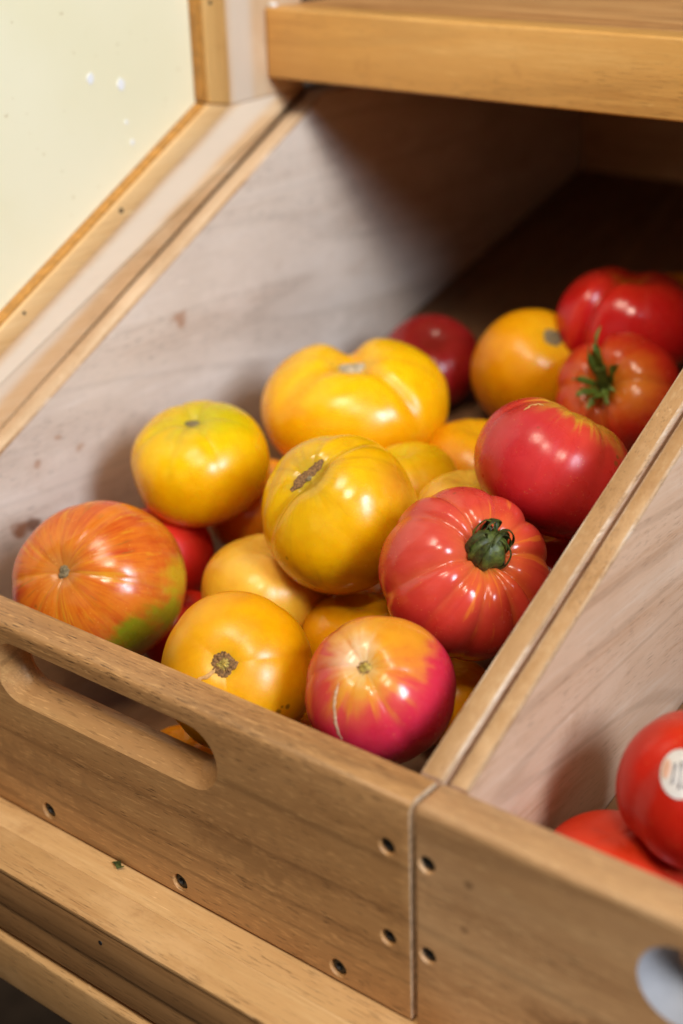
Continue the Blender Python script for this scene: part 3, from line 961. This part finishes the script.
# --- front row
tomato('striped', 'orange tomato with red and green stripes in the front left corner', 100, 583, 0.876, 87.5, .85, (-.37, .20, .91),
       gold('skin_striped', [(0, L(200, 124, 48)), (0.15, L(218, 122, 30)), (0.4, L(218, 118, 34)), (0.7, L(212, 122, 38)), (1, L(190, 150, 30))], wob=0.06,
            streaks=[(L(192, 56, 32), 0.47, 0.20, 0.85, 0.62, 8.0, (0.15, 0.9)), (L(190, 48, 22), 0.50, 0.14, 0.38, 2.6, 3.0, (0.02, 0.95)),
                     (L(190, 54, 30), 0.53, 0.10, 0.3, 5.0, 13.0, (0.05, 0.9)), (L(222, 168, 40), 0.56, 0.10, 0.5, 2.2, 5.0, (0.05, 0.95)), (L(206, 110, 70), 0.5, 0.2, 0.5, 1.2, 17.0, (0.3, 1.0)),
                     (L(112, 100, 46), 0.60, 0.08, 0.4, 3.4, 11.0, (0.0, 0.35))],
            patches=[((.52, -.62, .55), 21, 0.4, L(116, 152, 22), 0.9, 0.75), ((.86, -.34, .35), 14, 0.4, L(124, 156, 22), 0.85, 0.6), ((.93, .1, .3), 14, 0.6, L(196, 180, 34), 0.7, 0.5),
                     ((.75, -.5, .4), 24, 0.7, L(206, 166, 36), 0.5, 0.5)],
            valley=(L(226, 160, 44), 0.3), rough=0.20, speck=0.4),
       ribs=9, amp=0.028, wb=0.3, dip=0.09, dipw=0.18, seed=50, ex=1.0, ey=0.93, spin=25)
stem_scar(TOM['striped'], 0.095, CORK_GREY, lift=0.035, rough=0.9, seed=8)
tomato('front_orange', 'golden orange tomato with round corky stem scar at the front board', 238, 672, 0.786, 79, .82, (-.16, .22, .95),
       gold('skin_front_orange', [(0, L(234, 170, 20)), (0.2, L(234, 166, 0)), (0.5, L(232, 156, 0)), (0.8, L(214, 126, 6)), (1, L(196, 102, 10))],
            patches=[((.55, -.42, .72), 2.6, 0.5, L(120, 70, 16), 0.8, 0.06), ((.66, -.36, .66), 2.0, 0.5, L(120, 70, 16), 0.8, 0.06), ((.60, -.36, .72), 1.4, 0.5, L(120, 70, 16), 0.7, 0.05),
                     ((-.8, .0, .55), 20, 0.8, L(206, 150, 30), 0.4, 0.3), ((-.93, .25, .3), 14, 0.8, L(150, 140, 30), 0.35, 0.3)], rough=0.32),
       ribs=5, amp=0.035, wb=0.7, dip=0.09, dipw=0.20, seed=51)
stem_scar(TOM['front_orange'], 0.205, CORK, lift=0.022, rough=0.75, seed=9, ring=1.0, h=0.14)
stem_scar(TOM['front_orange'], 0.12, CORK_GREEN, lift=0.038, rough=0.9, seed=10, name='stem_scar_centre', h=0.25)
skin_line(TOM['front_orange'], 'scar_line', [(217, 668), (208, 676), (200, 679), (196, 682)], 0.0011, SCAR_TAN, seed=2)
tomato('pink11', 'large pinkish red tomato with yellow shoulders leaning on the divider', 553, 467, 0.840, 82, .80, (.42, .89, .16),
       lambda q: tomato_mat('skin_pink', [(0, L(200, 150, 40)), (0.13, L(200, 130, 46)), (0.21, L(206, 66, 48)), (0.45, L(204, 50, 48)), (0.75, L(184, 28, 36)), (1, L(160, 18, 30))], q=q, wob=0.11,
                            streaks=[(L(212, 166, 50), 0.52, 0.08, 0.8, 1.3, 4.0, (-0.1, 0.22)), (L(180, 26, 38), 0.52, 0.25, 0.6, 0.8, 7.0, None)],
                            patches=[((.66, .02, .74), 2.2, 0.5, L(140, 84, 30), 0.8, 0.05), ((.70, .10, .70), 1.6, 0.5, L(120, 84, 30), 0.8, 0.05), ((.76, .18, .62), 6, 0.6, L(196, 130, 50), 0.5, 0.15),
                                     ((.62, .52, .58), 13, 0.7, L(204, 150, 52), 0.6, 0.5), ((-.45, .5, .75), 24, 0.8, L(190, 44, 60), 0.5, 0.3)], rough=0.26),
       ribs=7, amp=0.06, wb=0.2, dip=0.20, dipw=0.30, seed=52, lump=0.03)
skin_line(TOM['pink11'], 'scar_crack', [(524, 411), (530, 406), (538, 404), (544, 406)], 0.0007, SCAR_TAN, seed=4)
tomato('yellow5', 'greenish gold tomato with a brown corky crease in the middle of the heap', 340, 514, 0.852, 81, .92, (-.42, .52, .74),
       gold('skin_yellow5', [(0, L(200, 160, 40)), (0.15, L(232, 182, 14)), (0.4, L(238, 178, 4)), (0.7, L(222, 148, 8)), (1, L(204, 118, 14))],
            streaks=[(L(190, 130, 24), 0.52, 0.25, 0.4, 1.0, 4.0, None), (L(184, 156, 30), 0.54, 0.25, 0.4, 0.7, 9.0, None)],
            patches=[((.72, .35, .6), 16, 0.9, L(204, 116, 44), 0.5, 0.3), ((.3, -.8, .5), 22, 0.9, L(196, 126, 24), 0.5, 0.3)], rough=0.21),
       ribs=5, amp=0.04, wb=0.6, dip=0.14, dipw=0.18, ey=1.0, creases=[(42, 0.12, 0.10, 0.9), (208, 0.12, 0.14, 0.9)], seed=53, lump=0.03)
skin_line(TOM['yellow5'], 'scar_crease', [(323, 460), (318, 466), (312, 472), (304, 477), (297, 485), (291, 491)], 0.0024, CORK, seed=6)
skin_line(TOM['yellow5'], 'scar_crease', [(314, 468), (310, 475), (306, 481)], 0.0018, CORK_GREY, seed=16)
tomato('ribbed10', 'deeply ribbed pinkish red tomato with thick green stem stub', 465, 573, 0.788, 88, .80, (.30, .36, .88),
       lambda q: tomato_mat('skin_ribbed', [(0, L(216, 130, 50)), (0.10, L(212, 92, 50)), (0.22, L(208, 68, 52)), (0.6, L(198, 46, 40)), (1, L(180, 30, 30))], q=q, wob=0.08,
                            streaks=[(L(226, 130, 44), 0.57, 0.08, 0.7, 1.3, 3.0, (-0.1, 0.34)), (L(214, 92, 84), 0.5, 0.25, 0.45, 0.8, 8.0, (0.2, 0.7)), (L(186, 40, 36), 0.52, 0.2, 0.4, 1.6, 5.0, None)],
                            valley=(L(222, 116, 52), 0.45), rough=0.19, patches=[((-.6, .5, .6), 40, 0.7, L(212, 88, 76), 0.5, 0.2)]),
       ribs=10, amp=0.16, wb=0.30, lump=0.03, dip=0.24, dipw=0.34, pw=2.6, seed=54, spin=8)
tomato('bicolor9', 'pink and yellow tomato with a pale stitched scar at the front corner', 380, 691, 0.738, 76.5, .93, (-.26, .46, .85),
       lambda q: tomato_mat('skin_bicolor', [(0, L(228, 186, 110)), (0.07, L(226, 160, 64)), (0.13, L(222, 128, 60)), (0.20, L(216, 74, 72)), (0.32, L(214, 46, 74)), (1, L(206, 32, 72))], q=q, wob=0.10,
                            streaks=[(L(226, 150, 46), 0.50, 0.12, 0.7, 0.9, 5.0, (0.05, 0.24)), (L(206, 74, 60), 0.55, 0.2, 0.5, 1.3, 9.0, (0.2, 0.6))],
                            patches=[((.20, .88, .42), 30, 0.5, L(230, 160, 34), 0.9, 0.6), ((.34, .48, .78), 11, 0.9, L(226, 140, 48), 0.6, 0.7), ((-.40, .86, .3), 20, 0.7, L(230, 166, 60), 0.8, 0.4),
                                     ((-.52, .50, .68), 13, 0.8, L(232, 190, 158), 0.75, 0.4), ((-.28, .70, .65), 10, 0.8, L(234, 204, 160), 0.6, 0.4), ((-.88, .15, .45), 20, 0.8, L(208, 76, 60), 0.7, 0.3)], rough=0.20),
       ribs=6, amp=0.05, wb=0.45, dip=0.12, dipw=0.2, seed=55, lump=0.035)
stem_scar(TOM['bicolor9'], 0.17, CORK, lift=0.008, rough=0.9, seed=14, ring=0.8)
stem_scar(TOM['bicolor9'], 0.105, CORK_GREEN, lift=0.026, rough=0.7, seed=15, name='stem_scar_centre', h=0.2)
skin_line(TOM['bicolor9'], 'stitched_scar', [(340, 680), (336, 692), (334, 705), (335, 720), (338, 733), (344, 743)], 0.00105, CORK_PALE, lift=-0.0002, knots=1, seed=7, label='pale stitched scar down the skin')

# --- right crate
tomato('R2', 'plain red tomato lying low against the right crate front board', 612, 884, 0.700, 80, .8, (0, .9, .4),
       lambda q: tomato_mat('skin_plain_red', [(0, L(206, 56, 24)), (0.4, L(202, 44, 22)), (1, L(190, 30, 18))], q=q, rough=0.36), RIGHT_GROUP, ribs=5, amp=0.02, dip=0.05, seed=56)
tomato('R1', 'red tomato wearing a round white sticker', 702, 790, 0.676, 84, .90, (.2, .9, .4),
       lambda q: tomato_mat('skin_sticker_red', [(0, L(206, 54, 24)), (0.4, L(200, 36, 20)), (1, L(184, 24, 18))], q=q, rough=0.30), RIGHT_GROUP, ribs=5, amp=0.04, wb=0.8,
       creases=[(203, 0.16, 0.05, 2.8)], seed=57)


# --- green stems
def sepal(T, pts, w, mat, parent, twist=0.0):
    P = [T.top + Vector(p) * T.R for p in pts]
    n = len(P)
    # resample smoothly
    out = []
    for i in range(n - 1):
        a, b, c, d = P[max(i - 1, 0)], P[i], P[i + 1], P[min(i + 2, n - 1)]
        for s_ in range(4):
            t = s_ / 4
            out.append(0.5 * ((2 * b) + (c - a) * t + (2 * a - 5 * b + 4 * c - d) * t * t + (3 * b - a - 3 * c + d) * t ** 3))
    out.append(P[-1])
    m = len(out)
    rad = [T.R * w * max(0.10, (math.sin(math.pi * (0.18 + 0.82 * i / (m - 1))) ** 0.8)) for i in range(m)]
    ref = []
    for p in out:
        r = Vector((p.x, p.y, 0))
        r = r.normalized() if r.length > 1e-6 else Vector((1, 0, 0))
        ref.append(r * 0.8 + Vector((0, 0, 0.6 + twist)))
    return child(T, 'sepal', tube_mesh(out, rad, 8, 0.28, ref), mat, None, parent)


def calyx_closed(T):
    lean = lambda x, y, z: (0.90 * x + 0.10 * z, 0.86 * y + 0.26 * z, z * 0.60)
    prof = [(0.02, -0.05), (0.15, -0.02), (0.22, 0.06), (0.245, 0.16), (0.23, 0.28), (0.17, 0.38), (0.10, 0.42)]
    rs = random.Random(4)
    bm = bmesh.new()
    na = 24
    rows = []
    for (r, z) in prof:
        row = []
        for a in range(na):
            an = 2 * math.pi * a / na
            rr = r * (1 + 0.12 * math.sin(6 * an + z * 4) + 0.05 * rs.uniform(-1, 1))
            row.append(bm.verts.new(T.top + Vector(lean(rr * math.cos(an), rr * math.sin(an), z)) * T.R))
        rows.append(row)
    for p, q in zip(rows, rows[1:]):
        for a in range(na):
            bm.faces.new((p[a], p[(a + 1) % na], q[(a + 1) % na], q[a]))
    bm.faces.new(rows[-1])
    bm.faces.new(rows[0][::-1])
    bmesh.ops.recalc_face_normals(bm, faces=bm.faces[:])
    me = bpy.data.meshes.new('stem')
    bm.to_mesh(me)
    bm.free()
    st = child(T, 'stem', me, STEM_G, 'thick dark green stem stub with folded sepals', smooth=80)
    for i in range(9):
        a = 2 * math.pi * i / 9 + 0.3 + rs.uniform(-0.2, 0.2)
        k = rs.uniform(0.92, 1.12)
        e = rs.uniform(-0.03, 0.09)
        path = [(0.19, 0.02), (0.25 * k, 0.12), (0.275 * k, 0.25), (0.25 * k, 0.37 + e), (0.16, 0.47 + e), (0.06 + rs.uniform(-0.03, 0.06), 0.45 + rs.uniform(-0.06, 0.08))]
        sw = rs.uniform(-0.9, 0.9)
        sepal(T, [lean(r * math.cos(a + sw * j / 5), r * math.sin(a + sw * j / 5), z) for j, (r, z) in enumerate(path)], rs.uniform(0.034, 0.060), SEPAL_G if i % 3 else STEM_G, st)
    for path, w in (([(0.20, 0.0, 0.10), (0.29, 0.02, 0.24), (0.28, 0.04, 0.40), (0.18, 0.06, 0.53), (0.06, 0.06, 0.54), (0.0, 0.04, 0.46)], 0.034),
                    ([(0.08, 0.20, 0.15), (0.12, 0.25, 0.32), (0.08, 0.22, 0.50), (-0.04, 0.16, 0.57), (-0.14, 0.08, 0.50)], 0.036),
                    ([(-0.05, -0.10, 0.42), (0.02, -0.02, 0.50), (0.12, 0.05, 0.47), (0.2, 0.02, 0.36)], 0.026)):
        sepal(T, [lean(*p) for p in path], w, SEPAL_G, st)


def calyx_open(T):
    rs = random.Random(9)
    st = child(T, 'stem', tube_mesh([T.top + Vector(p) * T.R for p in ((0, 0, -0.05), (0.0, 0.02, 0.08), (0.03, 0.10, 0.20), (0.05, 0.20, 0.32))], [0.13 * T.R, 0.10 * T.R, 0.085 * T.R, 0.10 * T.R], 10, 1.0, (1, 0, 0)), STEM_G)
    for a, l, up in ((92, 0.62, 0.55), (74, 0.34, 0.50), (112, 0.34, 0.46), (160, 0.22, 0.34), (215, 0.26, 0.28), (255, 0.34, 0.28), (290, 0.32, 0.28), (330, 0.26, 0.36), (30, 0.28, 0.42)):
        a = math.radians(a + rs.uniform(-8, 8))
        path = [(0.05, 0.03), (0.16, 0.12), (0.16 + 0.35 * l, 0.12 + 0.6 * up), (0.16 + 0.7 * l, 0.12 + up * 0.9), (0.16 + l, 0.12 + up * rs.uniform(0.8, 1.15))]
        sw = rs.uniform(-0.4, 0.4)
        sepal(T, [(r * math.cos(a + sw * j / 4), r * math.sin(a + sw * j / 4), z) for j, (r, z) in enumerate(path)], rs.uniform(0.05, 0.075), LEAF_G, st)


calyx_closed(TOM['ribbed10'])
calyx_open(TOM['ribbed_back'])

# --- sticker on the right-hand tomato, bent to its skin
T = TOM['R1']
STICK = plain('sticker_paper', L(222, 214, 206), 0.5, 0.05, 500.0, bump=0.05)
STICK_INK = plain('sticker_grey_ink', L(120, 112, 116), 0.55, 0.1, 500.0, bump=0.05)
STICK_TINT = plain('sticker_orange_print', L(226, 176, 150), 0.55, 0.1, 500.0, bump=0.05)


def decal(T, outline, lift, name, mat, parent=None):
    bm = bmesh.new()
    cu = sum(p[0] for p in outline) / len(outline)
    cv_ = sum(p[1] for p in outline) / len(outline)
    rows = []
    for f in (0.25, 0.5, 0.75, 1.0):
        row = []
        for (u, v) in outline:
            p, n = hit(T, cu + (u - cu) * f, cv_ + (v - cv_) * f)
            row.append(bm.verts.new(p + n * lift))
        rows.append(row)
    p, n = hit(T, cu, cv_)
    c = bm.verts.new(p + n * lift)
    m = len(outline)
    for i in range(m):
        bm.faces.new((c, rows[0][i], rows[0][(i + 1) % m]))
    for a, b in zip(rows, rows[1:]):
        for i in range(m):
            bm.faces.new((a[i], b[i], b[(i + 1) % m], a[(i + 1) % m]))
    edge = []
    for (u, v) in outline:
        p, n = hit(T, u, v)
        edge.append(bm.verts.new(p - n * 0.0002))
    for i in range(m):
        bm.faces.new((rows[-1][i], edge[i], edge[(i + 1) % m], rows[-1][(i + 1) % m]))
    bmesh.ops.recalc_face_normals(bm, faces=bm.faces[:])
    me = bpy.data.meshes.new(name)
    bm.to_mesh(me)
    bm.free()
    return child(T, name, me, mat, None, parent)


def oval(cu, cv_, a, b, rot, n=32):
    r = math.radians(rot)
    return [(cu + a * math.cos(t) * math.cos(r) - b * math.sin(t) * math.sin(r), cv_ + a * math.cos(t) * math.sin(r) + b * math.sin(t) * math.cos(r)) for t in [2 * math.pi * i / n for i in range(n)]]


stk = decal(T, oval(680.5, 774.5, 20, 25, 0), 0.0003, 'sticker', STICK)
stk['label'] = 'round white sticker with grey bars'
decal(T, oval(667, 769, 4, 10, 8, 16), 0.0005, 'sticker_print', STICK_TINT, stk)
for (a, b) in (((676, 764), (672.5, 784)), ((682.5, 762), (679, 789)), ((688.5, 760), (685, 789))):
    d = 1.6
    decal(T, [(a[0] - d, a[1]), (a[0] + d, a[1]), (b[0] + d, b[1]), (b[0] - d, b[1])], 0.0005, 'sticker_bar', STICK_INK, stk)

# ------------------------------------------------------------------ small litter on the stand
for (x, z, r) in ((-0.1677, -0.1370, 0.0013),):
    part('nail_head', slab_mesh([(x + r * math.cos(a), z + r * math.sin(a)) for a in [i * math.pi / 6 for i in range(12)]], 1, -0.0417, -0.0408, 0), STEEL, ST)
sc_ = link_mesh('paper_scrap', box_mesh((-0.3920, 0.3790, 0.26685), (-0.3870, 0.3835, 0.2694), 0.0008, 2), FLECK, smooth=40)
tag(sc_, 'tiny white paper scrap at the left end of the upper shelf', 'paper scrap')
p0 = CAM + pixel_ray(118, 867) * ((-0.1255 - CAM.z) / pixel_ray(118, 867).z)
lf = link_mesh('leaf_scrap', tube_mesh([p0 + Vector((-0.004, 0.0, 0.0014)), p0 + Vector((-0.001, 0.001, 0.002)), p0 + Vector((0.002, -0.001, 0.0014)), p0 + Vector((0.0045, 0.0005, 0.0022))], [0.0006, 0.0019, 0.0016, 0.0004], 6, 0.3), SEPAL_G, smooth=60)
tag(lf, 'tiny dark green leaf scrap on the ledge below the left crate', 'leaf scrap')
